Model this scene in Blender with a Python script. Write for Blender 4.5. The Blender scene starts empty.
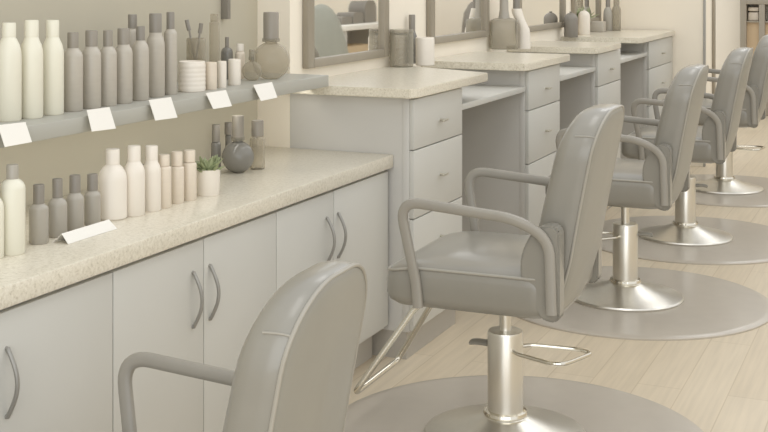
import bpy, bmesh, math, random
from mathutils import Vector, Matrix
random.seed(7)
C = bpy.context.scene.collection
PI = math.pi

# ------------------------------------------------------------------ camera, world, light, exposure
F = 1230.0; CX = 384.0; HV = -26.0; H = 1.4
YAW = math.atan((925 - CX) / F); SN = math.sin(YAW); CS = math.cos(YAW)
cam_d = bpy.data.cameras.new('camera'); cam = bpy.data.objects.new('camera', cam_d); C.objects.link(cam)
cam.location = (0, 0, H); cam.rotation_euler = (PI/2, 0, YAW)
cam_d.sensor_width = 36; cam_d.lens = F * 36 / 768; cam_d.shift_y = (HV - 216) / 768; cam_d.clip_start = .05
bpy.context.scene.camera = cam
sc = bpy.context.scene
sc.view_settings.view_transform = 'Standard'; sc.view_settings.look = 'None'
sc.view_settings.exposure = 0.0; sc.view_settings.gamma = 1.0
w = bpy.data.worlds.new('world'); sc.world = w; w.use_nodes = True
wn = w.node_tree.nodes; bg = wn['Background']
bg.inputs[0].default_value = (.97, .985, 1.0, 1); bg.inputs[1].default_value = 1.1

def area(x, y, z, sx, sy, power, col=(1, .985, .96), rot=(0, 0, 0)):  # makes the ceiling panels and the added fill lamps
    l = bpy.data.lights.new('ceiling_and_fill_light', 'AREA'); l.shape = 'RECTANGLE'; l.size = sx; l.size_y = sy
    l.energy = power; l.color = col
    o = bpy.data.objects.new('ceiling_and_fill_light', l); C.objects.link(o); o.location = (x, y, z); o.rotation_euler = rot
for y in (1.2, 3.6, 6.0, 8.4, 10.8):
    area(-.9, y, 2.75, .6, 1.2, 6)
    area(1.3, y, 2.75, .6, 1.2, 5)
# fill lamp added behind the camera; right wall kept low for world light
area(1.0, -1.35, 1.35, 5.4, 2.5, 70, (.95, .98, 1), (PI/2, 0, 0))


# ------------------------------------------------------------------ rays of the photograph -> points on real planes
def ray(x, y):
    t = (x - CX) / F; v = (y - HV) / F
    return Vector((-SN + t*CS, CS + t*SN, -v))
def on_z(x, y, z): r = ray(x, y); return Vector((0, 0, H)) + r * ((z - H) / r.z)
def on_x(x, y, X): r = ray(x, y); return Vector((0, 0, H)) + r * (X / r.x)
def on_y(x, y, Y): r = ray(x, y); return Vector((0, 0, H)) + r * (Y / r.y)

# ------------------------------------------------------------------ materials
def lin(c): return tuple(((v/255)/12.92 if v/255 <= .04045 else ((v/255+.055)/1.055)**2.4) for v in c)
def mat(name, rgb, rough=.5, metal=0, spec=.5, noise=0, scale=20, bump=0, coat=0, stretch=None):
    m = bpy.data.materials.new(name); m.use_nodes = True; nt = m.node_tree; p = nt.nodes['Principled BSDF']
    a = lin(rgb)
    p.inputs['Base Color'].default_value = (*a, 1); p.inputs['Roughness'].default_value = rough
    p.inputs['Metallic'].default_value = metal; p.inputs['Specular IOR Level'].default_value = spec
    p.inputs['Coat Weight'].default_value = coat; p.inputs['Coat Roughness'].default_value = .16
    tc = nt.nodes.new('ShaderNodeTexCoord'); mp = nt.nodes.new('ShaderNodeMapping')
    nt.links.new(tc.outputs['Object'], mp.inputs[0])
    if stretch: mp.inputs['Scale'].default_value = stretch
    nz = nt.nodes.new('ShaderNodeTexNoise'); nz.inputs['Scale'].default_value = scale; nz.inputs['Detail'].default_value = 4
    nt.links.new(mp.outputs[0], nz.inputs['Vector'])
    if noise:
        r = nt.nodes.new('ShaderNodeMapRange'); r.inputs['From Min'].default_value = .3; r.inputs['From Max'].default_value = .7
        r.inputs['To Min'].default_value = 1 - noise; r.inputs['To Max'].default_value = 1 + noise
        nt.links.new(nz.outputs['Fac'], r.inputs['Value'])
        vm = nt.nodes.new('ShaderNodeVectorMath'); vm.operation = 'SCALE'; vm.inputs[0].default_value = a
        nt.links.new(r.outputs[0], vm.inputs['Scale']); nt.links.new(vm.outputs[0], p.inputs['Base Color'])
    if bump:
        b = nt.nodes.new('ShaderNodeBump'); b.inputs['Strength'].default_value = bump; b.inputs['Distance'].default_value = .002
        nt.links.new(nz.outputs['Fac'], b.inputs['Height']); nt.links.new(b.outputs[0], p.inputs['Normal'])
    return m
def glass(name, rgb, dens=.35, rough=.05):
    m = bpy.data.materials.new(name); m.use_nodes = True; nt = m.node_tree; p = nt.nodes['Principled BSDF']
    p.inputs['Base Color'].default_value = (*lin(rgb), 1); p.inputs['Roughness'].default_value = rough
    t = nt.nodes.new('ShaderNodeBsdfTransparent'); mx = nt.nodes.new('ShaderNodeMixShader')
    t.inputs[0].default_value = (*[.5 + .5*v for v in lin(rgb)], 1)
    fr = nt.nodes.new('ShaderNodeLayerWeight'); fr.inputs[0].default_value = .35
    mr = nt.nodes.new('ShaderNodeMapRange'); mr.inputs['To Min'].default_value = dens; mr.inputs['To Max'].default_value = min(1, dens + .5)
    nt.links.new(fr.outputs['Facing'], mr.inputs['Value']); nt.links.new(mr.outputs[0], mx.inputs[0])
    nt.links.new(t.outputs[0], mx.inputs[1]); nt.links.new(p.outputs[0], mx.inputs[2])
    nt.links.new(mx.outputs[0], nt.nodes['Material Output'].inputs[0])
    return m
M = dict(
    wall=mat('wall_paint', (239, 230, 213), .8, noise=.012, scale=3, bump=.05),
    recess=mat('recess_shade_tone', (188, 181, 162), .8, noise=.015, scale=3, bump=.05),  # wall tone darkened: the recess shade is put into the colour
    cab=mat('cabinet_laminate', (197, 195, 187), .45, noise=.008, scale=6),
    cabside=mat('cabinet_side_laminate', (199, 196, 189), .45, noise=.008, scale=6),
    toe=mat('toe_kick_grey', (172, 166, 155), .6),
    shelfm=mat('shelf_grey', (172, 170, 160), .45),
    leather=mat('grey_vinyl', (139, 135, 125), .36, coat=.5, spec=.5, noise=.03, scale=9, bump=.05),
    leather2=mat('taupe_vinyl', (145, 142, 132), .42, coat=.2, spec=.5, noise=.03, scale=9, bump=.05),
    piping=mat('piping_grey', (160, 155, 144), .35),
    armm=mat('armrest_urethane', (150, 145, 135), .4, noise=.03, scale=12),
    steel=mat('brushed_steel', (222, 218, 208), .28, metal=.9, noise=.02, scale=60, stretch=(1, 1, .05)),
    chrome=mat('chrome', (220, 214, 200), .12, metal=1),
    pedal=mat('pedal_rubber', (150, 146, 136), .6),
    mat_=mat('mat_rubber', (182, 173, 159), .35, coat=.3, noise=.025, scale=14, bump=.1),
    frame=mat('mirror_frame', (152, 143, 127), .4, noise=.03, scale=10),
    handle=mat('handle_nickel', (150, 147, 140), .35, metal=.3),
    knob=mat('knob_nickel', (190, 185, 170), .3, metal=.5),
    cream=mat('cream_plastic', (226, 222, 204), .35),
    white=mat('white_plastic', (230, 222, 209), .4),
    pink=mat('warm_white_plastic', (218, 206, 188), .4, noise=.02, scale=30, stretch=(1, 1, 6)),
    brown=mat('taupe_plastic', (182, 175, 162), .35, noise=.02, scale=30, stretch=(1, 1, 6)),
    browncap=mat('taupe_cap', (145, 138, 126), .4),
    dark=mat('dark_grey_plastic', (167, 161, 149), .35),
    darkcap=mat('dark_grey_cap', (137, 131, 121), .4),
    card=mat('white_card', (234, 230, 221), .7),
    leaf=mat('succulent_leaf', (150, 158, 120), .5, noise=.12, scale=30),
    tan=mat('tan_board', (206, 184, 150), .6),
    wood=mat('far_wood', (196, 172, 138), .5, noise=.04, scale=4, stretch=(6, 6, .6)),
    trim=mat('metal_trim', (160, 158, 152), .4),
    cape=mat('grey_cape', (160, 160, 148), .7, noise=.04, scale=4),
    gclear=glass('clear_glass', (208, 201, 184), .20),
    gsmoke=glass('smoked_glass', (186, 180, 164), .30),
    gdark=glass('dark_glass', (135, 132, 124), .8),
)
def mirror_mat():
    m = bpy.data.materials.new('mirror_glass'); m.use_nodes = True; p = m.node_tree.nodes['Principled BSDF']
    p.inputs['Base Color'].default_value = (.92, .91, .88, 1); p.inputs['Metallic'].default_value = 1; p.inputs['Roughness'].default_value = .02
    return m
M['mirror'] = mirror_mat()
def counter_mat():
    m = mat('speckled_laminate', (205, 196, 175), .3, spec=.5, coat=.35); nt = m.node_tree; p = nt.nodes['Principled BSDF']
    nz = [n for n in nt.nodes if n.type == 'TEX_NOISE'][0]; nz.inputs['Scale'].default_value = 130; nz.inputs['Detail'].default_value = 6
    nz.inputs['Roughness'].default_value = .7
    cr = nt.nodes.new('ShaderNodeValToRGB')
    for i, (pos, c) in enumerate(((.30, (186, 177, 157)), (.45, (216, 208, 189)), (.60, (226, 219, 202)), (.75, (239, 233, 218)))):
        e = cr.color_ramp.elements[i] if i < 2 else cr.color_ramp.elements.new(pos)
        e.position = pos; e.color = (*lin(c), 1)
    nt.links.new(nz.outputs['Fac'], cr.inputs[0]); nt.links.new(cr.outputs[0], p.inputs['Base Color'])
    return m
M['counter'] = counter_mat()
def floor_mat():
    m = mat('plank_floor', (203, 189, 165), .42, spec=.4); nt = m.node_tree; p = nt.nodes['Principled BSDF']
    tc = [n for n in nt.nodes if n.type == 'TEX_COORD'][0]
    mp = nt.nodes.new('ShaderNodeMapping'); mp.inputs['Rotation'].default_value = (0, 0, PI/2)
    nt.links.new(tc.outputs['Object'], mp.inputs[0])
    br = nt.nodes.new('ShaderNodeTexBrick'); br.inputs['Scale'].default_value = 1
    br.inputs['Brick Width'].default_value = 1.2; br.inputs['Row Height'].default_value = .15; br.inputs['Mortar Size'].default_value = .0025
    br.inputs['Color1'].default_value = (*lin((207, 193, 169)), 1); br.inputs['Color2'].default_value = (*lin((202, 187, 162)), 1)
    br.inputs['Mortar'].default_value = (*lin((188, 172, 146)), 1); br.inputs['Mortar Smooth'].default_value = .5
    nt.links.new(mp.outputs[0], br.inputs[0])
    m2 = nt.nodes.new('ShaderNodeMapping'); m2.inputs['Scale'].default_value = (18, .9, 1); nt.links.new(tc.outputs['Object'], m2.inputs[0])
    nz = nt.nodes.new('ShaderNodeTexNoise'); nz.inputs['Scale'].default_value = 3; nz.inputs['Detail'].default_value = 6; nt.links.new(m2.outputs[0], nz.inputs[0])
    r = nt.nodes.new('ShaderNodeMapRange'); r.inputs['From Min'].default_value = .3; r.inputs['From Max'].default_value = .7
    r.inputs['To Min'].default_value = .93; r.inputs['To Max'].default_value = 1.06; nt.links.new(nz.outputs[0], r.inputs[0])
    vm = nt.nodes.new('ShaderNodeVectorMath'); vm.operation = 'SCALE'; nt.links.new(br.outputs[0], vm.inputs[0]); nt.links.new(r.outputs[0], vm.inputs['Scale'])
    nt.links.new(vm.outputs[0], p.inputs['Base Color'])
    return m
M['floor'] = floor_mat()

# ------------------------------------------------------------------ mesh helpers
def box(bm, x0, x1, y0, y1, z0, z1, bev=0, seg=2):
    r = bmesh.ops.create_cube(bm, size=1)
    for v in r['verts']:
        v.co = Vector(((x0+x1)/2 + v.co.x*(x1-x0), (y0+y1)/2 + v.co.y*(y1-y0), (z0+z1)/2 + v.co.z*(z1-z0)))
    if bev:
        es = {e for v in r['verts'] for e in v.link_edges}
        bmesh.ops.bevel(bm, geom=list(es), offset=bev, segments=seg, profile=.5, affect='EDGES')
    return bm
def lathe(bm, prof, n=32, c=(0, 0, 0), sx=1, sy=1):
    rings = []
    for r, z in prof:
        if r < 1e-6: rings.append([bm.verts.new((c[0], c[1], c[2]+z))])
        else: rings.append([bm.verts.new((c[0]+r*sx*math.cos(2*PI*i/n), c[1]+r*sy*math.sin(2*PI*i/n), c[2]+z)) for i in range(n)])
    for a, b in zip(rings, rings[1:]):
        for i in range(n):
            j = (i+1) % n
            if len(a) == 1 and len(b) == 1: continue
            if len(a) == 1: bm.faces.new((a[0], b[j], b[i]))
            elif len(b) == 1: bm.faces.new((a[i], a[j], b[0]))
            else: bm.faces.new((a[i], a[j], b[j], b[i]))
    if len(rings[0]) > 1: bm.faces.new(rings[0][::-1])
    if len(rings[-1]) > 1: bm.faces.new(rings[-1])
    return bm
def fillet(pts, r, n=6, closed=False):
    """round the corners of a polyline with arcs of about radius r"""
    P = [Vector(p) for p in pts]; out = []
    N = len(P)
    for i, p in enumerate(P):
        if not closed and i in (0, N-1): out.append(p); continue
        a = P[i-1]; b = P[(i+1) % N]
        rr = r[i] if isinstance(r, (list, tuple)) else r
        da = (a-p); db = (b-p); t = min(rr, da.length*.48, db.length*.48)
        A = p + da.normalized()*t; B = p + db.normalized()*t
        for k in range(n+1):
            s = k/n; out.append(A*(1-s)**2 + p*2*s*(1-s) + B*s*s)
    return out
def sweep(bm, pts, rw, rh, n=12, closed=False, up=Vector((0, 0, 1)), pw=2.0):
    """sweep a (super)ellipse section along a path; rw sideways, rh along 'up'"""
    P = [Vector(p) for p in pts]; N = len(P); rings = []
    side0 = None
    for i, p in enumerate(P):
        a = P[i-1] if (i or closed) else p; b = P[(i+1) % N] if (i < N-1 or closed) else p
        t = (b-a).normalized()
        if side0 is None:
            s = t.cross(up)
            if s.length < 1e-3: s = t.cross(Vector((1, 0, 0)))
            s.normalize()
        else:
            s = (side0 - t*side0.dot(t)).normalized()
        side0 = s; u = s.cross(t).normalized(); ring = []
        for k in range(n):
            an = 2*PI*k/n; cx, cy = math.cos(an), math.sin(an)
            cx = math.copysign(abs(cx)**(2/pw), cx); cy = math.copysign(abs(cy)**(2/pw), cy)
            ring.append(bm.verts.new(p + s*rw*cx + u*rh*cy))
        rings.append(ring)
    M_ = N if closed else N-1
    for i in range(M_):
        a = rings[i]; b = rings[(i+1) % N]
        for k in range(n):
            j = (k+1) % n; bm.faces.new((a[k], a[j], b[j], b[k]))
    if not closed: bm.faces.new(rings[0][::-1]); bm.faces.new(rings[-1])
    return bm
def rrect(hw, y0, y1, r, n=8, rt=None):
    """rounded rectangle outline in the plane, counter-clockwise; r at y0 corners, rt at y1 corners"""
    rt = r if rt is None else rt; out = []
    for cx, cy, a0, q in ((hw-rt, y1-rt, 0, rt), (-hw+rt, y1-rt, 90, rt), (-hw+r, y0+r, 180, r), (hw-r, y0+r, 270, r)):
        for k in range(n+1):
            a = math.radians(a0 + 90*k/n); out.append((cx + q*math.cos(a), cy + q*math.sin(a)))
    return out
def dense(loop, m=5):
    out = []
    for i, p in enumerate(loop):
        q = loop[(i+1) % len(loop)]; L = math.dist(p, q); k = max(1, int(L/.02))
        for j in range(k): out.append((p[0]+(q[0]-p[0])*j/k, p[1]+(q[1]-p[1])*j/k))
    return out
def shell(bm, outline, layers, warp):
    """stack of loops: layers = (inset, t); each closed at both ends; warp(x, h, t) -> point"""
    cx = sum(p[0] for p in outline)/len(outline); cy = sum(p[1] for p in outline)/len(outline)
    xs = max(abs(p[0]) for p in outline); hs = (max(p[1] for p in outline)-min(p[1] for p in outline))/2
    cy = (max(p[1] for p in outline)+min(p[1] for p in outline))/2
    rings = []
    for ins, t in layers:
        fx = max(0, 1-ins/xs); fh = max(0, 1-ins/hs)
        rings.append([bm.verts.new(warp(p[0]*fx, cy+(p[1]-cy)*fh, t)) for p in outline])
    n = len(outline)
    for a, b in zip(rings, rings[1:]):
        for i in range(n):
            j = (i+1) % n; bm.faces.new((a[i], a[j], b[j], b[i]))
    for ring, (ins, t) in ((rings[0], layers[0]), (rings[-1], layers[-1])):
        c = bm.verts.new(warp(0, cy, t))
        for i in range(n): bm.faces.new((ring[i], ring[(i+1) % n], c))
    bmesh.ops.recalc_face_normals(bm, faces=bm.faces)
    return bm
def NB(): return bmesh.new()
def obj(name, bm, m, parent=None, loc=None, ang=35, kind=None, label=None):
    bmesh.ops.recalc_face_normals(bm, faces=bm.faces)
    me = bpy.data.meshes.new(name); bm.to_mesh(me); bm.free()
    me.materials.append(M[m] if isinstance(m, str) else m)
    me.shade_smooth(); me.set_sharp_from_angle(angle=math.radians(ang))
    o = bpy.data.objects.new(name, me); C.objects.link(o)
    if parent: o.parent = parent
    if loc is not None: o.location = loc
    if kind: o['kind'] = kind
    if label: o['label'] = label
    return o
def tag(o, label, cat, group=None):
    o['label'] = label; o['category'] = cat
    if group: o['group'] = group
    return o
def thing(name, label, cat, loc=(0, 0, 0), rz=0, group=None):
    o = bpy.data.objects.new(name, None); C.objects.link(o); o.empty_display_size = .05
    o.location = loc; o.rotation_euler = (0, 0, rz)
    return tag(o, label, cat, group)
def copy_tree(o, parent=None):
    c = o.copy(); C.objects.link(c); c.parent = parent
    for ch in list(o.children): copy_tree(ch, c)
    return c

# ------------------------------------------------------------------ setting
XW = -2.20      # station wall
XR = -2.34      # wall of the recess behind the product shelf
Y1 = 4.117      # left side of first station
obj('floor', box(NB(), -2.6, 4.2, -1.5, 13.4, -.1, 0), 'floor', kind='structure')
obj('wall_left', box(NB(), -2.6, XW, Y1, 9.12, 0, 3.0), 'wall', kind='structure')
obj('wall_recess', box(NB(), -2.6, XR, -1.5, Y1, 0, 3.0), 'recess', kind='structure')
obj('wall_right', box(NB(), 4.0, 4.2, -1.5, 13.4, 0, 1.5), 'wall', kind='structure')
XE = on_y(703.5, 60, 9.12).x
obj('wall_end', box(NB(), -2.6, XE, 9.12, 9.55, 0, 3.0), 'wall', kind='structure')
obj('trim_1', box(NB(), XE, XE+.012, 9.108, 9.16, 0, 3.0, .003), 'trim', kind='structure')
obj('trim_2', box(NB(), XE, XE+.02, 9.50, 9.56, 0, 3.0, .004), 'frame', kind='structure')
YF = 12.9
obj('wall_far', box(NB(), -2.6, 4.0, YF, 13.4, 0, 3.0), 'wall', kind='structure')

# ------------------------------------------------------------------ low cabinets and worktop
XC = -1.80; ZT = .743; ZB = .695
units = [((1.636, 2.04, 2.444), 'grey base cabinet at near left, one bow handle in view'),
         ((2.444, 2.85, 3.258), 'middle grey base cabinet with paired bow handles, behind the nearest chair back'),
         ((3.258, 3.65, 4.10), 'grey base cabinet at the far end of the speckled worktop, beside the first drawer unit')]
for (ya, ym, yb), lab in units:
    t = thing('base_cabinet', lab, 'cabinet', (0, 0, 0), group='base cabinets under the speckled worktop')
    bm = NB(); box(bm, XR+.002, XC-.004, ya+.001, yb-.001, .11, ZB); obj('cabinet_body', bm, 'cabside', t)
    obj('toe_kick', box(NB(), XR+.002, XC-.05, ya+.001, yb-.001, 0, .11), 'toe', t)
    for (a, b, hy) in ((ya, ym, ym-.056), (ym, yb, ym+.028)):
        d = obj('door', box(NB(), XC-.004, XC+.014, a+.002, b-.002, .125, ZB-.012, .002), 'cab', t)
        h0, h1 = (.46, .605)
        bm = NB(); n = 16
        pts = [(XC+.014, hy, h0)] + [(XC+.018+.026*math.sin(PI*k/n), hy, h0+(h1-h0)*k/n) for k in range(n+1)] + [(XC+.014, hy, h1)]
        sweep(bm, pts, .005, .005, 10, up=Vector((0, 1, 0)))
        obj('handle', bm, 'handle', d)
tag(obj('worktop', box(NB(), XR+.002, -1.772, 1.2, Y1-.002, ZB, ZT, .004), 'counter'),
    'long speckled beige worktop running along the base cabinets', 'countertop')

# ------------------------------------------------------------------ stations
XS = -1.694; ZS = .987; ZSB = .953
def knob_bm(x, y, z):
    bm = NB(); lathe(bm, [(.006, 0), (.005, .012), (.006, .022)], 12)
    for v in bm.verts: v.co = Vector((x+v.co.z, y+v.co.x, z+v.co.y))
    box(bm, x+.018, x+.027, y-.026, y+.026, z-.004, z+.005, .003)
    return bm
stations = [
    (4.117, .515, 4.070, 4.90, 'first drawer station, nearest the camera, behind the black chair arm'),
    (5.527, .541, 5.434, 6.20, 'second drawer station along the wall, with the white squeeze bottle on it'),
    (6.860, .565, 6.753, 7.36, 'third drawer station, carrying the dark dome and a white bottle'),
    (8.270, .835, 7.897, 9.10, 'farthest drawer station, against the end wall'),
]
stations = [(a, b, c, d, l.replace('black chair', 'grey chair')) for a, b, c, d, l in stations]
for k, (y0, wd, c0, c1, lab) in enumerate(stations):
    t = thing('drawer_station', lab, 'cabinet', (0, 0, 0), group='styling stations along the wall')
    y1 = y0 + wd
    obj('cabinet_body', box(NB(), XW+.001, XS-.045, y0+.001, y1-.001, .10, ZSB), 'cabside', t)
    fr = NB(); box(fr, XS-.045, XS-.018, y0, y1, .10, ZSB, .0015); obj('face_frame', fr, 'cabside', t)
    obj('toe_kick', box(NB(), XW+.001, XS-.03, y0+.004, y1-.004, 0, .10), 'toe', t)
    for (za, zb, kz) in ((.762, .945, .843), (.512, .758, .636), (.105, .508, .40)):
        d = obj('drawer', box(NB(), XS-.018, XS, y0+.003, y1-.003, za, zb, .002), 'cab', t)
        obj('knob', knob_bm(XS-.001, y0+wd*.52, kz), 'knob', d)
    # countertop with clipped front corners
    bm = NB(); ch = .05
    pts = [(XW+.001, c0), (-1.67-ch*.35, c0), (-1.67, c0+ch*.8), (-1.67, c1-ch*.5), (-1.67-ch*.3, c1), (XW+.001, c1 + (.24 if k == 0 else 0))]
    lo = [bm.verts.new((x, y, ZSB)) for x, y in pts]; hi = [bm.verts.new((x, y, ZS)) for x, y in pts]
    bm.faces.new(lo); bm.faces.new(hi)
    for i in range(len(pts)): j = (i+1) % len(pts); bm.faces.new((lo[i], lo[j], hi[j], hi[i]))
    bmesh.ops.recalc_face_normals(bm, faces=bm.faces)
    bmesh.ops.bevel(bm, geom=list(bm.edges), offset=.003, segments=2, affect='EDGES')
    obj('countertop', bm, 'counter', t)
gaps = [(4.117+.515, 5.527, 'low grey desk shelf between the first and second drawer stations'),
        (5.527+.541, 6.860, 'low grey desk shelf between the second and third drawer stations'),
        (6.860+.565, 8.270, 'low grey desk shelf between the third and farthest drawer stations')]
for a, b, lab in gaps:
    t = thing('desk_shelf', lab, 'shelf', (0, 0, 0), group='desk shelves between the stations')
    obj('shelf_board', box(NB(), XW+.001, XS-.012, a+.001, b-.001, .851, .876, .002), 'cab', t)
    obj('back_panel', box(NB(), XW+.001, XW+.02, a+.001, b-.001, .12, .85), 'toe', t)

# mirrors
mirrors = [(4.216, 5.00, 1.035, 'framed mirror above the first drawer station'),
           (5.504, 6.37, 1.06, 'framed mirror above the second station, near the square glass bottle'),
           (6.909, 7.93, 1.05, 'framed mirror behind the white squeeze bottle'),
           (8.15, 8.90, 1.05, 'framed mirror farthest along the wall, behind the dark dome')]
for a, b, z, lab in mirrors:
    t = thing('wall_mirror', lab, 'mirror', (XW, a, z), group='mirrors over the stations')
    L = b-a; ht = 1.15; wv = .055; dp = .028
    bm = NB()
    box(bm, .001, dp, 0, wv, 0, ht, .004); box(bm, .001, dp, L-wv, L, 0, ht, .004)
    box(bm, .001, dp, wv, L-wv, 0, .035, .004); box(bm, .001, dp, wv, L-wv, ht-.035, ht, .004)
    obj('frame', bm, 'frame', t)
    obj('mirror_glass', box(NB(), .002, .012, wv-.005, L-wv+.005, .03, ht-.03), 'mirror', t)

# product shelf
ZSH = 1.030
t = thing('product_shelf', 'long grey wall shelf carrying the row of tall bottles', 'shelf', (0, 0, 0))
obj('shelf_board', box(NB(), XR+.002, -2.0, 1.2, 4.045, ZSH-.042, ZSH, .003), 'shelfm', t)
obj('added_fill_strip', box(NB(), XR+.20, XR+.26, 1.25, 4.0, ZSH-.050, ZSH-.042), 'card', t)  # added strip on the shelf underside, housing for the fill lamp
area(XR+.25, 2.7, ZSH-.056, .06, 2.7, 2.6, (1, .99, .95), (0, math.radians(38), 0))  # added fill lamp that brightens the recess below the shelf
bm = NB()
for y in (1.5, 2.8, 3.9): box(bm, XR+.001, XR+.06, y-.012, y+.012, ZSH-.10, ZSH-.042, .002)
obj('bracket', bm, 'shelfm', t)
p = on_x(222.3, 19, XR)
tag(obj('wall_rail', box(NB(), XR+.001, XR+.03, p.y-.010, p.y+.010, p.z, p.z+.5, .002), 'darkcap'),
    'dark narrow upright rail on the wall above the product shelf', 'rail')

# ------------------------------------------------------------------ mats
def floor_mat_disc(x, y, r, lab):
    bm = NB(); lathe(bm, [(r, 0), (r, .006), (r-.012, .011), (r-.035, .012), (0, .012)], 96)
    o = obj('floor_mat', bm, 'mat_', None, (x, y, 0.0)); tag(o, lab, 'mat', 'round anti-fatigue mats under the chairs'); return o

# ------------------------------------------------------------------ salon chair
def make_chair(TH=.115, half=.188, HB=.59, back=-.235):
    t = thing('salon_chair', 'x', 'chair', group='salon chairs in a row facing the stations')
    low = []; up = []
    # base dish
    b = NB(); lathe(b, [(.243, 0), (.245, .006), (.240, .012), (.20, .022), (.13, .038), (.085, .055), (.066, .062), (.062, .066), (0, .066)], 72)
    low.append(obj('base', b, 'steel', t, ang=20))
    col = NB(); lathe(col, [(.0535, .06), (.0535, .308), (.051, .316), (.020, .318), (0, .318)], 48)
    co = obj('column', col, 'steel', t)
    rg = NB(); lathe(rg, [(.054, .062), (.064, .064), (.067, .070), (.064, .078), (.054, .081)], 48); obj('collar', rg, 'chrome', co)
    # lever
    lv = NB()
    loop = fillet([(-.02, -.03, .268), (-.045, -.06, .268), (-.075, -.22, .268), (.085, -.245, .268), (.10, -.20, .268), (.06, -.06, .268), (.02, -.03, .268)], [0, .02, .05, .05, .03, .02, 0])
    sweep(lv, loop, .006, .006, 10)
    lev = obj('pump_lever', lv, 'chrome', t)
    pd = NB(); sweep(pd, [(0, .045, .268), (0, .07, .268), (0, .10, .266), (0, .115, .263)], .022, .008, 12); obj('pedal', pd, 'pedal', lev)
    # piston + plate
    ps = NB(); lathe(ps, [(.018, .20), (.018, .42)], 24); ps_o = obj('piston', ps, 'steel', t); up.append(ps_o)
    pl = NB(); box(pl, -.14, .14, -.16, .16, .412, .426, .004); up.append(obj('seat_plate', pl, 'steel', t))
    # seat cushion (outline in x,y; layers in z)
    ol = dense(rrect(.265, -.22, .295, .07, 8, .06))
    def wseat(x, y, z):
        crown = .012*(1-(x/.265)**2)*(1-((y-.025)/.25)**2) if z > .5 else 0
        drop = -.014*max(0, (y-.15)/.12)**2 if z > .5 else 0
        return Vector((x, y, z + max(0, crown) + drop))
    s = NB(); shell(s, ol, [(.13, .425), (.05, .426), (.022, .430), (.006, .443), (0, .46), (0, .518), (.003, .536), (.010, .546), (.03, .554), (.08, .559), (.15, .561), (.22, .562)], wseat)
    so = obj('seat', s, 'leather', t, ang=60); up.append(so)
    pp = NB(); sweep(pp, [wseat(x*.985, .025+(y-.025)*.985, .543) for x, y in ol], .0042, .0042, 8, closed=True); obj('piping', pp, 'piping', so)
    # backrest (outline in x,h)
    Z0 = .42
    bo = dense(rrect(half, 0, HB, .05, 10, .135))
    def wb(x, h, tt):
        s_ = h/HB
        tap = 1 - .0*s_
        thick = 1.08 - .22*s_
        y = back - .045*s_ - .062*s_**1.3 + (TH - tt)*thick
        if s_ > .80: h = h - .014*((s_-.80)/.2)*max(0, (TH-tt)/TH)**1.5 - .014*((s_-.80)/.2)*max(0, min(1, tt/TH))**5
        y += .10*max(0, .30-s_)**1.5*(1 if tt > .05 else 0)*1.6     # rear shell tucks forward at the bottom
        y += .35*x*x*(1 if tt < .03 else .55)                      # slight wrap
        return Vector((x*tap, y, Z0 + h))
    b = NB(); shell(b, bo, [(.17, -.016), (.12, -.014), (.05, -.010), (.022, -.002), (.008, .008), (.001, .02), (0, .035), (0, TH*.6), (0, TH-.012), (.004, TH-.004), (.014, TH), (.04, TH+.003), (.08, TH+.005), (.12, TH+.0065), (.15, TH+.0075), (half-.01, TH+.008)], wb)
    bk = obj('backrest', b, 'leather', t, ang=60); up.append(bk)
    bk.data.materials.append(M['leather2'])
    for p_ in bk.data.polygons:
        if p_.normal.y < -.8: p_.material_index = 1
    for tt in (TH-.006,):
        q = NB(); sweep(q, [wb(x, h, tt) for x, h in bo], .0038, .0038, 8, closed=True); obj('piping', q, 'piping', bk)
    for sx in (-1, 1):   # seam where the top band meets the side band
        q = NB(); i = min(range(len(bo)), key=lambda i: math.dist(bo[i], (sx*(half-.014), HB-.062)))
        sweep(q, [wb(bo[i][0]*1.002, bo[i][1], TH*(.36+.60*k/8)) for k in range(9)], .0022, .0022, 6); obj('seam', q, 'piping', bk)
    # armrests
    for sx in (-1, 1):
        ar = NB()
        pts = [(sx*.274, .175, .435), (sx*.275, .180, .50), (sx*.298, .225, .742), (sx*.298, -.12, .715), (sx*.268, -.208, .66), (sx*.272, -.215, .455)]
        path = fillet(pts, [0, .03, .07, .07, .06, 0], 10)
        sweep(ar, path, .0150, .0105, 14, up=Vector((1, 0, 0)), pw=2.6)
        ao = obj('armrest', ar, 'armm', t); up.append(ao)
        wg = NB()   # padded wing between arm and back
        wol = [(p.x, p.y) for p in fillet([(-.235, .43), (-.185, .43), (-.125, .52), (-.120, .61), (-.165, .69), (-.235, .70)], .045, 5, closed=True)]
        v0 = [wg.verts.new((sx*.205, y, z)) for y, z in wol]; v1 = [wg.verts.new((sx*.262, y, z)) for y, z in wol]
        wg.faces.new(v0); wg.faces.new(v1)
        for i in range(len(wol)): j = (i+1) % len(wol); wg.faces.new((v0[i], v0[j], v1[j], v1[i]))
        bmesh.ops.recalc_face_normals(wg, faces=wg.faces)
        bmesh.ops.bevel(wg, geom=list(wg.edges), offset=.006, segments=2, affect='EDGES')
        up.append(obj('side_wing', wg, 'leather', t, ang=60))
    # footrest
    fr = NB()
    path = fillet([(-.10, .12, .420), (-.10, .24, .400), (-.175, .42, .125), (.175, .42, .125), (.10, .24, .400), (.10, .12, .420)], [0, .04, .035, .035, .04, 0], 8)
    sweep(fr, path, .0095, .0095, 12)
    up.append(obj('footrest', fr, 'chrome', t))
    return t
chair0 = make_chair(.098, .168, .622, -.288); chair_b = make_chair()
def place_chair(t, x, y, rot, lift, lever, lab):
    t.location = (x, y, .0125); t.rotation_euler = (0, 0, math.radians(rot)); t['label'] = lab
    for ch in t.children:
        n = ch.name.split('.')[0]
        if n in ('piston', 'seat_plate', 'seat', 'backrest', 'armrest', 'side_wing', 'footrest'): ch.location.z = lift
        if n == 'pump_lever': ch.rotation_euler = (0, 0, math.radians(lever))
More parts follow.
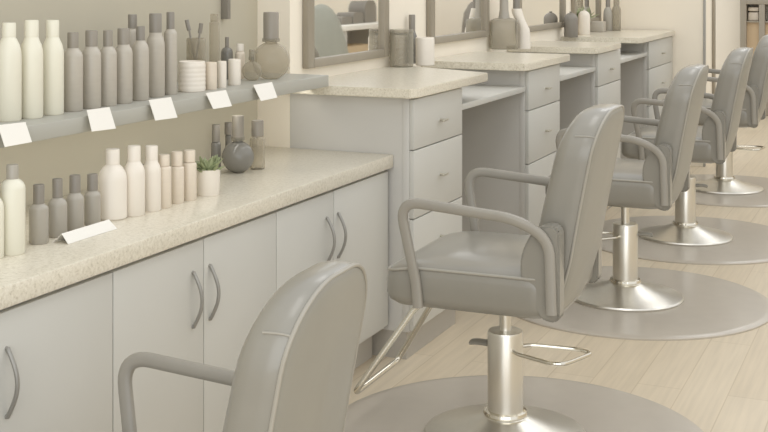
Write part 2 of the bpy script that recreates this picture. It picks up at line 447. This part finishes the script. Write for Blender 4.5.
chairs = [
    (-1.27, 1.81, 93, -.135, 0, 'grey vinyl salon chair nearest the camera, cut off by the bottom edge'),
    (-1.155, 3.532, 91, 0, -12, 'grey salon chair in the middle, whole seat, footrest and column in view'),
    (-1.18, 5.26, 91, 0, -150, 'grey salon chair right behind the middle one, beside the second station'),
    (-1.161, 6.60, 91, 0, -150, 'grey salon chair on the second mat from the far end'),
    (-1.19, 8.18, 91, 0, 0, 'farthest grey salon chair, at the right edge of the photo'),
]
matlabs = ['round grey mat under the nearest chair', 'round grey mat under the middle chair at the bottom edge',
           'round grey mat under the chair right behind the middle one', 'round grey mat under the second farthest chair',
           'round grey mat under the farthest chair']
trees = [chair0, chair_b] + [copy_tree(chair_b) for _ in chairs[2:]]
for t, (x, y, r, lift, lev, lab) in zip(trees, chairs): place_chair(t, x, y, r, lift, lev, lab)
for (x, y, *_), lab in zip(chairs, matlabs): floor_mat_disc(x + (.03 if y > 3 else 0), y, .585, lab)

# ------------------------------------------------------------------ bottles
def spot(px, py, z, r, xmin, shift=1.0):
    """ground point of a round thing whose front foot is seen at px, py on the plane z"""
    P = on_z(px, py, z); d = Vector((P.x, P.y, 0)).normalized(); P = P + d*r*shift
    if P.x - r < xmin + .004:      # keep clear of the wall
        k = (xmin + .004 + r - P.x) / (-P.x); P = Vector((P.x*(1-k), P.y*(1-k), P.z))
    return Vector((P.x, P.y, z))
def dep(P): return P.y*CS - P.x*SN
def bottle(lab, px, wpx, base, top, capw, capbot, z, body, cap, xmin, shoulder=.5, group=None, kind='bottle', name='bottle', sq=1):
    P = on_z(px, base, z); r = wpx/2*dep(P)/F; P = spot(px, base, z, r, xmin); d = dep(P)
    r = wpx/2*d/F*1.09; s = d/F; h = (base-top)*s - r*.24; hc = (capbot-top)*s; rc = capw/2*s; hb = h-hc
    t = thing(name, lab, 'bottle', P, group=group)
    sh = shoulder*r*1.6
    prof = [(r*.9, 0), (r, .004), (r, hb-sh), (r*.97, hb-sh*.75), (r*.86, hb-sh*.45), (r*.68, hb-sh*.2), (max(rc*1.0, r*.3), hb-sh*.05), (rc*.92, hb+.001), (0, hb+.001)]
    b = NB(); lathe(b, prof, 32, sy=sq); obj('bottle_body', b, body, t, ang=40)
    c = NB(); lathe(c, [(rc, hb), (rc, h-.003), (rc*.93, h), (0, h)], 28); obj('cap', c, cap, t)
    return t
G1 = 'bottles on the product shelf'
Z = ZSH
bottle('cream bottle at the left end of the product shelf', 9, 22.5, 122, 21, 13.5, 35, Z, 'cream', 'cream', XR, 1, G1)
bottle('cream bottle between two cream ones on the product shelf', 31.5, 21, 119, 18.5, 14, 35, Z, 'cream', 'cream', XR, 1, G1)
bottle('cream bottle on the product shelf touching the first taupe bottle', 52.5, 20.5, 115.5, 18.5, 13, 35, Z, 'cream', 'cream', XR, 1, G1)
bottle('taupe bottle on the product shelf next to the cream bottles', 73, 18, 112, 31, 11, 46.5, Z, 'brown', 'browncap', XR, .6, G1)
bottle('second taupe bottle from the cream ones on the product shelf', 91.5, 17.5, 109, 29, 12, 45, Z, 'brown', 'browncap', XR, .6, G1)
bottle('third taupe bottle from the cream ones, with the slimmest cap', 108, 16, 106.5, 29, 9.5, 45, Z, 'brown', 'browncap', XR, .6, G1)
bottle('fourth taupe bottle from the cream ones on the product shelf', 123.5, 16.5, 104, 27, 12, 43, Z, 'brown', 'browncap', XR, .6, G1)
bottle('fifth taupe bottle from the cream ones, beside the tallest one', 140.5, 15.5, 101, 25, 9, 39, Z, 'brown', 'darkcap', XR, .8, G1)
bottle('dark-capped bottle peeking out behind the taupe row', 132.5, 11, 97, 13.5, 9, 27, Z, 'brown', 'darkcap', XR, .5, G1)
bottle('tallest taupe bottle with wide dark cap on the product shelf', 155.5, 17, 97.5, 12, 12.5, 31, Z, 'brown', 'darkcap', XR, .9, G1)
bottle('last taupe bottle of the row, beside the ribbed white jar', 170.5, 12, 95, 11, 8, 28, Z, 'brown', 'darkcap', XR, .5, G1)
def jar(lab, px, wpx, base, top, z, m, xmin, rib=0, lidm=None, name='jar', group=None, cat='jar', wall_t=0):
    P = on_z(px, base, z); r = wpx/2*dep(P)/F; P = spot(px, base, z, r, xmin); d = dep(P); r = wpx/2*d/F; h = (base-top)*d/F - r*.1
    prof = [(r*.93, 0), (r*.98, .003)]
    n = 24 if rib else 2
    for k in range(n+1): prof.append((r*(1 - (.025 if (k % 4 == 0 and rib) else 0)), .004 + (h-.012)*k/n))
    prof += [(r*.97, h-.002), (r*.93, h)]
    prof += [(r*.88, h), (r*.86, h*.93)] + ([(r*.84, .005), (0, .005)] if name == 'tumbler' else [(0, h*.93)])
    b = NB(); lathe(b, prof, 36)
    if lidm:
        t = thing(name, lab, cat, P, group=group); obj('jar_body', b, m, t)
        l = NB(); lathe(l, [(r*1.0, h), (r*1.0, h+.010), (r*.95, h+.014), (0, h+.014)], 32); obj('lid', l, lidm, t)
        return t
    o = obj(name, b, m, None, P); tag(o, lab, cat, group); return o
J = 'jars on the product shelf'
jar('ribbed white jar on the product shelf', 192, 27, 92.5, 61, Z, 'white', XR, rib=1, group=J)
# things behind the jars
gl = jar('clear glass tumbler holding brushes behind the ribbed jar', 196, 19, 86, 38, Z, 'gclear', XR, name='tumbler', cat='glass')
gp = gl.location
for dx, dy, hh, lab in ((-.030, -.004, .195, 'dark-tipped brush leaning left in the tumbler'), (.012, .01, .185, 'upright brush standing in the tumbler')):
    t = thing('brush', lab, 'brush', (gp.x, gp.y, gp.z+.006), group='brushes in the tumbler')
    a = NB(); sweep(a, [(-dx*.3, -dy, 0), (dx*.8, dy*.8, hh*.9)], .0035, .0035, 8); obj('brush_handle', a, 'browncap', t)
    a = NB(); sweep(a, [(dx*.8, dy*.8, hh*.9), (dx, dy, hh), (dx*1.12, dy*1.1, hh*1.08)], .007, .007, 10); obj('bristles', a, 'darkcap', t)
bottle('tall pale tube-shaped bottle behind the small jars', 214.5, 9.5, 83, 13, 8.5, 20, Z, 'gclear', 'gclear', XR, .3, G1)
jar('smoky grey small jar on the product shelf', 211, 12, 90, 62, Z, 'pink', XR, group=J)
jar('narrow white jar next to the smoky grey one', 222, 9, 88, 61, Z, 'white', XR, group=J)
jar('plain white jar in front of the round glass flasks', 234.5, 12.5, 85.5, 59, Z, 'white', XR, group=J)
bottle('dark little pump bottle standing behind the white jars', 227, 11, 79.5, 36, 4, 46, Z, 'gdark', 'darkcap', XR, .6, G1)
bottle('pale small bottle beside the dark pump bottle', 240, 9, 79, 43, 7.5, 50, Z, 'pink', 'white', XR, .4, G1)
def flask(lab, px, wpx, base, z, gm, xmin, capw, captop, capm, stopper=True, flat=.55):
    P = on_z(px, base, z); r = wpx/2*dep(P)/F; P = spot(px, base, z, r*flat, xmin); d = dep(P); r = wpx/2*d/F
    t = thing('round_flask', lab, 'flask', P, YAW*1.0, group='round glass flasks')
    prof = []
    for k in range(3, 30):
        a = -PI/2 + PI*k/32; prof.append((r*math.cos(a), r + r*math.sin(a)))
    z0 = prof[0][1]; prof = [(a, b-z0) for a, b in prof]; zt = prof[-1][1]; rc = capw/2*d/F
    prof = [(0, 0)] + prof + [(rc*.8, zt+.002), (rc*.8, zt+.012), (0, zt+.012)]
    b = NB(); lathe(b, prof, 36, sy=flat); obj('flask_body', b, gm, t, ang=50)
    ht = (base-captop)*d/F
    rn = NB(); lathe(rn, [(rc*1.1, zt+.004), (rc*1.15, zt+.010), (rc*1.1, zt+.016)], 28); obj('neck_ring', rn, 'gsmoke', t)
    c = NB(); lathe(c, [(rc, zt+.012), (rc, ht-.003), (rc*.94, ht), (0, ht)], 28); obj('stopper', c, capm, t)
    return t
flask('large clear round flask with a tall dark stopper at the shelf end', 271, 38, 80, Z, 'gclear', XR, 15.5, 13, 'browncap')
flask('small clear round flask tucked beside the large one', 252, 20, 81, Z, 'gclear', XR, 6, 50, 'gsmoke')

# counter row
Z = ZT; G2 = 'bottles on the long worktop'
bottle('cream bottle cut by the left edge, on the worktop', -6, 18, 260, 183, 10, 196, Z, 'cream', 'darkcap', XR, .8, G2)
bottle('cream bottle with dark grey cap on the worktop', 12.5, 23, 256, 164, 12, 178, Z, 'cream', 'dark', XR, .5, G2)
bottle('shortest dark grey bottle on the worktop, next to the cream one', 38.8, 17.5, 245, 184, 11, 203, Z, 'dark', 'darkcap', XR, .35, G2)
bottle('second dark grey bottle from the cream one, on the worktop', 57.5, 17.5, 238, 178, 10, 197, Z, 'dark', 'darkcap', XR, .5, G2)
bottle('third dark grey bottle from the cream one, on the worktop', 75, 16.5, 232, 174.5, 11, 192, Z, 'dark', 'darkcap', XR, .5, G2)
bottle('dark grey bottle beside the tall white bottles', 92.5, 15, 226, 173.5, 10.5, 190, Z, 'dark', 'darkcap', XR, .4, G2)
bottle('widest white bottle, leftmost of the tall white ones on the worktop', 112.5, 26.5, 221, 148, 14, 163, Z, 'white', 'white', XR, .7, G2)
bottle('middle of the tall white bottles on the worktop', 134, 20, 217, 145, 13, 160, Z, 'white', 'white', XR, .75, G2)
bottle('tall white bottle next to the small warm white ones', 151.5, 17.5, 212, 145, 12.5, 159, Z, 'white', 'white', XR, .8, G2)
bottle('small warm white bottle, first beside the tall white ones', 164, 13.5, 208.5, 154, 11, 165, Z, 'pink', 'pink', XR, .2, G2)
bottle('small warm white bottle in the middle of three', 177, 13, 204, 151, 11, 165, Z, 'pink', 'pink', XR, .2, G2)
bottle('small warm white bottle beside the potted succulent', 189.5, 13, 201, 149.5, 11.5, 161, Z, 'pink', 'pink', XR, .2, G2)
# potted succulent
P = on_z(208, 197, Z); s = dep(P)/F; r = 12.5*s; P = spot(208, 197, Z, r, XR); s = dep(P)/F
t = thing('potted_succulent', 'green succulent in a small white pot on the worktop', 'plant', P)
h = 26*s; b = NB(); lathe(b, [(r*.86, 0), (r*.9, .003), (r, h), (r*.92, h), (r*.9, h-.008), (0, h-.008)], 36); obj('pot', b, 'white', t)
rnd = random.Random(3)
b = NB()
for k in range(80):
    a = rnd.random()*2*PI; el = .35+rnd.random()*1.0; L = (.030+rnd.random()*.026)
    base = Vector((math.cos(a)*r*.5*rnd.random(), math.sin(a)*r*.5*rnd.random(), h-.01))
    dv = Vector((math.cos(a)*math.cos(el), math.sin(a)*math.cos(el), math.sin(el)))
    c0 = b.verts[:] ; pts = [base+dv*L*q for q in (0, .25, .6, .85, 1.0)]
    sd = dv.cross(Vector((0, 0, 1))).normalized(); nn = sd.cross(dv)
    rings = []
    for pz, wq in zip(pts, (.3, .8, 1, .6, .08)):
        rings.append([b.verts.new(pz + sd*0.007*wq*math.cos(2*PI*i/6) + nn*.0030*wq*math.sin(2*PI*i/6)) for i in range(6)])
    for q, w_ in zip(rings, rings[1:]):
        for i in range(6): b.faces.new((q[i], q[(i+1) % 6], w_[(i+1) % 6], w_[i]))
    b.faces.new(rings[-1]); b.faces.new(rings[0][::-1])
obj('leaves', b, 'leaf', t, ang=80)
bottle('dark slim bottle between the succulent and the dark globe', 216, 9, 171, 124, 8, 141, Z, 'gdark', 'darkcap', XR, .3, G2)
bottle('dark slim bottle right behind the dark globe', 228.5, 6, 158, 122, 8, 134, Z, 'gdark', 'darkcap', XR, .3, G2)
flask('dark glass globe bottle with a dark stopper on the worktop', 238, 32, 174.5, Z, 'gdark', XR, 12, 118, 'browncap', flat=.9)
bottle('clear bottle with brown cap at the wall end of the worktop', 257.5, 14, 170, 119.5, 12, 135, Z, 'gclear', 'browncap', XR, .3, G2)

# cards
def card(lab, q, X, group='price cards on the shelf edge'):
    """blank card, corners top-left, top-right, bottom-right, bottom-left; leans out at the foot"""
    xs = (X, X, X+.022, X+.022)
    p = [on_x(a, b, x) for (a, b), x in zip(q, xs)]
    n = (p[1]-p[0]).cross(p[3]-p[0]).normalized()*.0012
    bm = NB(); f = [bm.verts.new(v) for v in p]; g = [bm.verts.new(v+n) for v in p]
    bm.faces.new(f); bm.faces.new(g[::-1])
    for i in range(4): j = (i+1) % 4; bm.faces.new((f[i], f[j], g[j], g[i]))
    c = sum((v for v in p), Vector())/4
    for v in bm.verts: v.co -= c
    tag(obj('price_card', bm, 'card', None, c), lab, 'card', group)
for q, lab in ((((-2, 125), (25.5, 122), (32, 142), (5, 147)), 'blank white price card under the cream bottles'),
               (((87, 110), (109.5, 107), (116, 128.5), (92, 131.5)), 'blank white price card under the first taupe bottles'),
               (((149, 100), (171, 97), (177.5, 117.5), (155.5, 120.5)), 'blank white price card under the tallest taupe bottle'),
               (((206, 93), (226, 90), (232, 106), (213.5, 109)), 'blank white price card under the small jars'),
               (((253.5, 85), (272, 82), (277.5, 97.5), (261, 101)), 'blank white price card under the round flasks, nearest the station')):
    card(lab, q, -1.995)
# tent sign on the worktop
a = on_z(68, 244.5, Z); b_ = on_z(117, 229, Z); cvec = (b_-a); L = cvec.length; ang = math.atan2(cvec.y, cvec.x)
bm = NB(); wd = .045; hh = .022
v = [(0, 0, 0), (L, 0, 0), (L-.004, wd*.5, hh), (.004, wd*.5, hh), (0, wd, 0), (L, wd, 0)]
for (i, j, k, l) in ((0, 1, 2, 3), (3, 2, 5, 4)):
    A = [Vector(v[q]) for q in (i, j, k, l)]; n = Vector((0, 0, .0012))
    f = [bm.verts.new(q+n*0) for q in A]; g = [bm.verts.new(q+n) for q in A]
    bm.faces.new(f); bm.faces.new(g[::-1])
    for q in range(4): bm.faces.new((f[q], f[(q+1) % 4], g[(q+1) % 4], g[q]))
o = obj('tent_card', bm, 'card', None, (a.x, a.y, Z+.0005)); o.rotation_euler = (0, 0, ang)
tag(o, 'blank white folded card lying on the worktop before the dark bottles', 'card')

# ------------------------------------------------------------------ things on the stations
Z = ZS; G3 = 'bottles on the drawer stations'
jar('square-shouldered ribbed glass jar on the first station', 401.5, 24, 67.5, 32, Z, 'gsmoke', XW, rib=1, lidm='gsmoke', name='glass_jar')
bottle('dark bottle rising behind the glass jar on the first station', 412, 10, 58, 8, 6.5, 24, Z, 'gdark', 'darkcap', XW, 1.2, G3)
jar('white jar beside the glass jar on the first station', 425, 19, 66, 37, Z, 'white', XW)
def square_bottle(lab, px, wpx, base, shoulder, top, capw, z, gm, capm, xmin):
    P = on_z(px, base, z); r = wpx/2*dep(P)/F; P = spot(px, base, z, r, xmin); d = dep(P); r = wpx/2*d/F; s = d/F
    t = thing('square_bottle', lab, 'bottle', P, YAW, group=G3)
    h = (base-shoulder)*s; ht = (base-top)*s; rc = capw/2*s
    b = NB(); ol = rrect(r, -r*.6, r*.6, r*.3, 5)
    rings = []
    for q, zz in ((.9, 0), (1, .004), (1, h*.86), (.93, h*.94), (.6, h), (.35, h*1.02)):
        rings.append([b.verts.new((x*q, y*q, zz)) for x, y in ol])
    for A, B in zip(rings, rings[1:]):
        for i in range(len(ol)): j = (i+1) % len(ol); b.faces.new((A[i], A[j], B[j], B[i]))
    b.faces.new(rings[0][::-1]); b.faces.new(rings[-1]); obj('bottle_body', b, gm, t, ang=50)
    c = NB(); lathe(c, [(rc*1.3, h*.98), (rc*1.2, h*1.08), (rc, h*1.25), (rc*.9, ht-.003), (rc*.8, ht), (0, ht)], 24); obj('cap', c, capm, t)
square_bottle('square glass bottle with dark neck on the second station', 504, 28, 50, 19, -12, 9, Z, 'gsmoke', 'dark', XW)
# white squeeze bottle with slanted neck
P = on_z(524, 49, Z); s = dep(P)/F; r = 6.5*s; P = spot(524, 49, Z, r, XW+.03); s = dep(P)/F
t = thing('squeeze_bottle', 'white squeeze bottle with a bent neck on the second station', 'bottle', P, YAW, group=G3)
b = NB(); n = 18
path = [(0, 0, 0), (0, 0, 16*s), (-.001, 0, 20*s), (-4*s, 0, 29*s), (-6.5*s, 0, 35*s), (-7.5*s, 0, 40*s)]
rad = [6.6, 6.2, 5.6, 4.9, 5.4, 5.0]; rings = []
for (x, y, z), q in zip(path, rad): rings.append([b.verts.new((x+q*s*math.cos(2*PI*i/n), q*s*math.sin(2*PI*i/n), z)) for i in range(n)])
for A, B in zip(rings, rings[1:]):
    for i in range(n): b.faces.new((A[i], A[(i+1) % n], B[(i+1) % n], B[i]))
b.faces.new(rings[0][::-1]); b.faces.new(rings[-1]); obj('bottle_body', b, 'white', t, ang=60)
b = NB(); lathe(b, [(3.6*s, 40*s), (3.4*s, 56*s), (0, 56*s)], 20, (-7.5*s, 0, 0)); obj('cap', b, 'darkcap', t)
# station 3
def dome(lab, px, wpx, base, top, z, m, xmin, name, cat='container'):
    P = on_z(px, base, z); r = wpx/2*dep(P)/F; P = spot(px, base, z, r, xmin); s = dep(P)/F; r = wpx/2*s; h = (base-top)*s
    t = thing(name, lab, cat, P)
    b = NB(); prof = [(r*.95, 0), (r, .004), (r, h-r*1.1)] + [(r*math.cos(PI/2*k/8), h-r*1.1+r*.95*math.sin(PI/2*k/8)) for k in range(1, 8)] + [(r*.22, h-r*.12), (r*.2, h), (0, h)]
    lathe(b, prof, 28); obj('body', b, m, t, ang=40)
    return t
t = dome('dark dome-topped container on the third station', 571, 14, 37.5, 12, Z, 'darkcap', XW, 'domed_container')
dome('white round-shouldered bottle on the third station', 584, 12, 33, 8, Z, 'white', XW+.03, 'white_bottle', 'bottle')
P = on_x(597, 30, XW+.10)
bottle('slim dark bottle at the back of the farthest station', 608, 8.5, 31, -10, 4.5, 6, Z, 'dark', 'darkcap', XW, 1.1, G3)
bottle('clear tall bottle beside the slim dark one on the farthest station', 616.5, 8, 31, -6, 6, 4, Z, 'gsmoke', 'gsmoke', XW, .8, G3)
P = spot(597, 30.5, Z, .05, XW)
tag(obj('tissue_box', box(NB(), -.055, .055, -.05, .05, 0, .075, .006), 'brown', None, P), 'taupe box on the farthest station beside the white bottle', 'box')
# small plant on third station
P = spot(579, 27, Z, .035, XW); P.y += .13; P.x += .01
t = thing('small_plant', 'small leafy plant in a pot behind the white bottle', 'plant', P)
b = NB(); lathe(b, [(.025, 0), (.033, .10), (.029, .10), (.027, .092), (0, .092)], 24); obj('pot', b, 'white', t)
b = NB()
for k in range(40):
    a = rnd.random()*2*PI; el = .3+rnd.random()*1.1; L = .04+rnd.random()*.09
    dv = Vector((math.cos(a)*math.cos(el), math.sin(a)*math.cos(el), math.sin(el))); sd = dv.cross(Vector((0, 0, 1))).normalized()*.009
    o_ = Vector((0, 0, .09)); q = [o_, o_+dv*L*.5+sd, o_+dv*L, o_+dv*L*.5-sd]
    up_ = Vector((0, 0, .0015)); f = [b.verts.new(v) for v in q]; g = [b.verts.new(v+up_) for v in q]
    b.faces.new(f[::-1]); b.faces.new(g)
    for i in range(4): b.faces.new((f[i], f[(i+1) % 4], g[(i+1) % 4], g[i]))
obj('leaves', b, 'leaf', t)
# ------------------------------------------------------------------ far end of the room
pl_ = on_y(740, 60, YF-.3); pr_ = on_y(790, 60, YF-.3)
t = thing('display_cabinet', 'dark-framed wooden cabinet at the far right of the room', 'cabinet', (pl_.x, YF-.3, 0))
Lc = pr_.x-pl_.x
b = NB(); box(b, 0, .06, 0, .29, 0, 2.0, .004); box(b, Lc-.06, Lc, 0, .29, 0, 2.0, .004); box(b, .06, Lc-.06, 0, .29, 1.94, 2.0, .004); box(b, .06, Lc-.06, .0, .29, 0, .25, .004); box(b, .06, Lc-.06, 0, .29, 1.10, 1.16, .004); box(b, Lc*.38, Lc*.50, 0, .10, .25, 1.10, .004)
obj('cabinet_frame', b, 'frame', t)
b = NB(); box(b, .06, Lc-.06, .05, .28, .25, .92); obj('wood_panel', b, 'wood', t)
b = NB(); box(b, .06, Lc-.06, .02, .28, .92, .935); obj('shelf_board', b, 'frame', t)
b = NB(); box(b, .07, Lc*.36, .06, .27, .936, 1.02, .01); box(b, .07, Lc*.36, .06, .27, 1.03, 1.07, .008); obj('towel_stack', b, 'pink', t)
# reflected side of the room: a white table with bags, a caped chair, a dark gown on a stand
XM = 2*XW
def virt(px, py, X):      # real point at distance X across the room that the mirrors show at px, py
    P = on_x(px, py, XM-X); return Vector((X, P.y, P.z))
a = virt(343, 26, 1.0); c = virt(384, 26, 1.0)
t = thing('side_table', 'white table across the room, seen in the first mirror', 'table', (1.0, a.y, 0))
Lt = c.y-a.y+.35; zt = a.z
obj('tabletop', box(NB(), -.02, .6, -.03, Lt, zt-.05, zt, .004), 'card', t)
for yy in (.0, Lt-.1): obj('side_panel', box(NB(), 0, .58, yy, yy+.05, 0, zt-.05), 'cabside', t)
obj('back_panel', box(NB(), .54, .57, .05, Lt-.1, .1, zt-.05), 'toe', t)
tb = thing('tan_box', 'tan cardboard box under the white table seen in the mirror', 'box', (1.18, a.y+.40, 0))
obj('box_body', box(NB(), -.15, .2, -.30, .3, 0, zt-.22, .005), 'tan', tb)
obj('flap', box(NB(), -.15, .02, -.29, .29, zt-.22, zt-.215), 'tan', tb)
for k, (dy, ww, hh) in enumerate(((.36, .12, .08), (.64, .13, .12), (.96, .15, .24))):
    b = NB(); ol = rrect(ww, 0, hh, .02, 5, hh*.42)
    A = [b.verts.new((-.10, x, z)) for x, z in ol]; B = [b.verts.new((.10, x*.95, z*.97)) for x, z in ol]
    b.faces.new(A); b.faces.new(B[::-1])
    for i in range(len(ol)): b.faces.new((A[i], A[(i+1) % len(ol)], B[(i+1) % len(ol)], B[i]))
    tag(obj('handbag', b, 'darkcap', None, (1.25, a.y+dy, zt)), ('small dark bag on the white table', 'middle dark bag on the white table', 'largest dark bag on the white table')[k] + ' seen in the mirror', 'bag', 'bags on the table across the room')
a = virt(319, 30, .6)
t = thing('caped_chair', 'chair under a grey cape, reflected at the left of the first mirror', 'chair', (.6, a.y, 0))
b = NB(); lathe(b, [(.36, .05), (.35, .3), (.30, .55), (.24, .8), (.18, .98), (.11, 1.08), (.05, 1.12), (0, 1.13)], 32, sx=.9); obj('cape', b, 'cape', t)
b = NB(); lathe(b, [(.24, 0), (.23, .03), (.05, .05), (.05, .2), (0, .2)], 32); obj('base', b, 'steel', t)
a = virt(471, 30, .1)
t = thing('gown_stand', 'slim dark gown on a stand, reflected in the second mirror', 'gown', (.1, min(a.y, 12.6), 0))
b = NB(); lathe(b, [(.15, .12), (.14, .5), (.12, .85), (.10, .98), (.05, 1.07), (.02, 1.10), (0, 1.10)], 32); obj('gown', b, 'darkcap', t)
b = NB(); lathe(b, [(.16, 0), (.16, .02), (.015, .03), (.015, .2), (0, .2)], 20); obj('stand', b, 'steel', t)
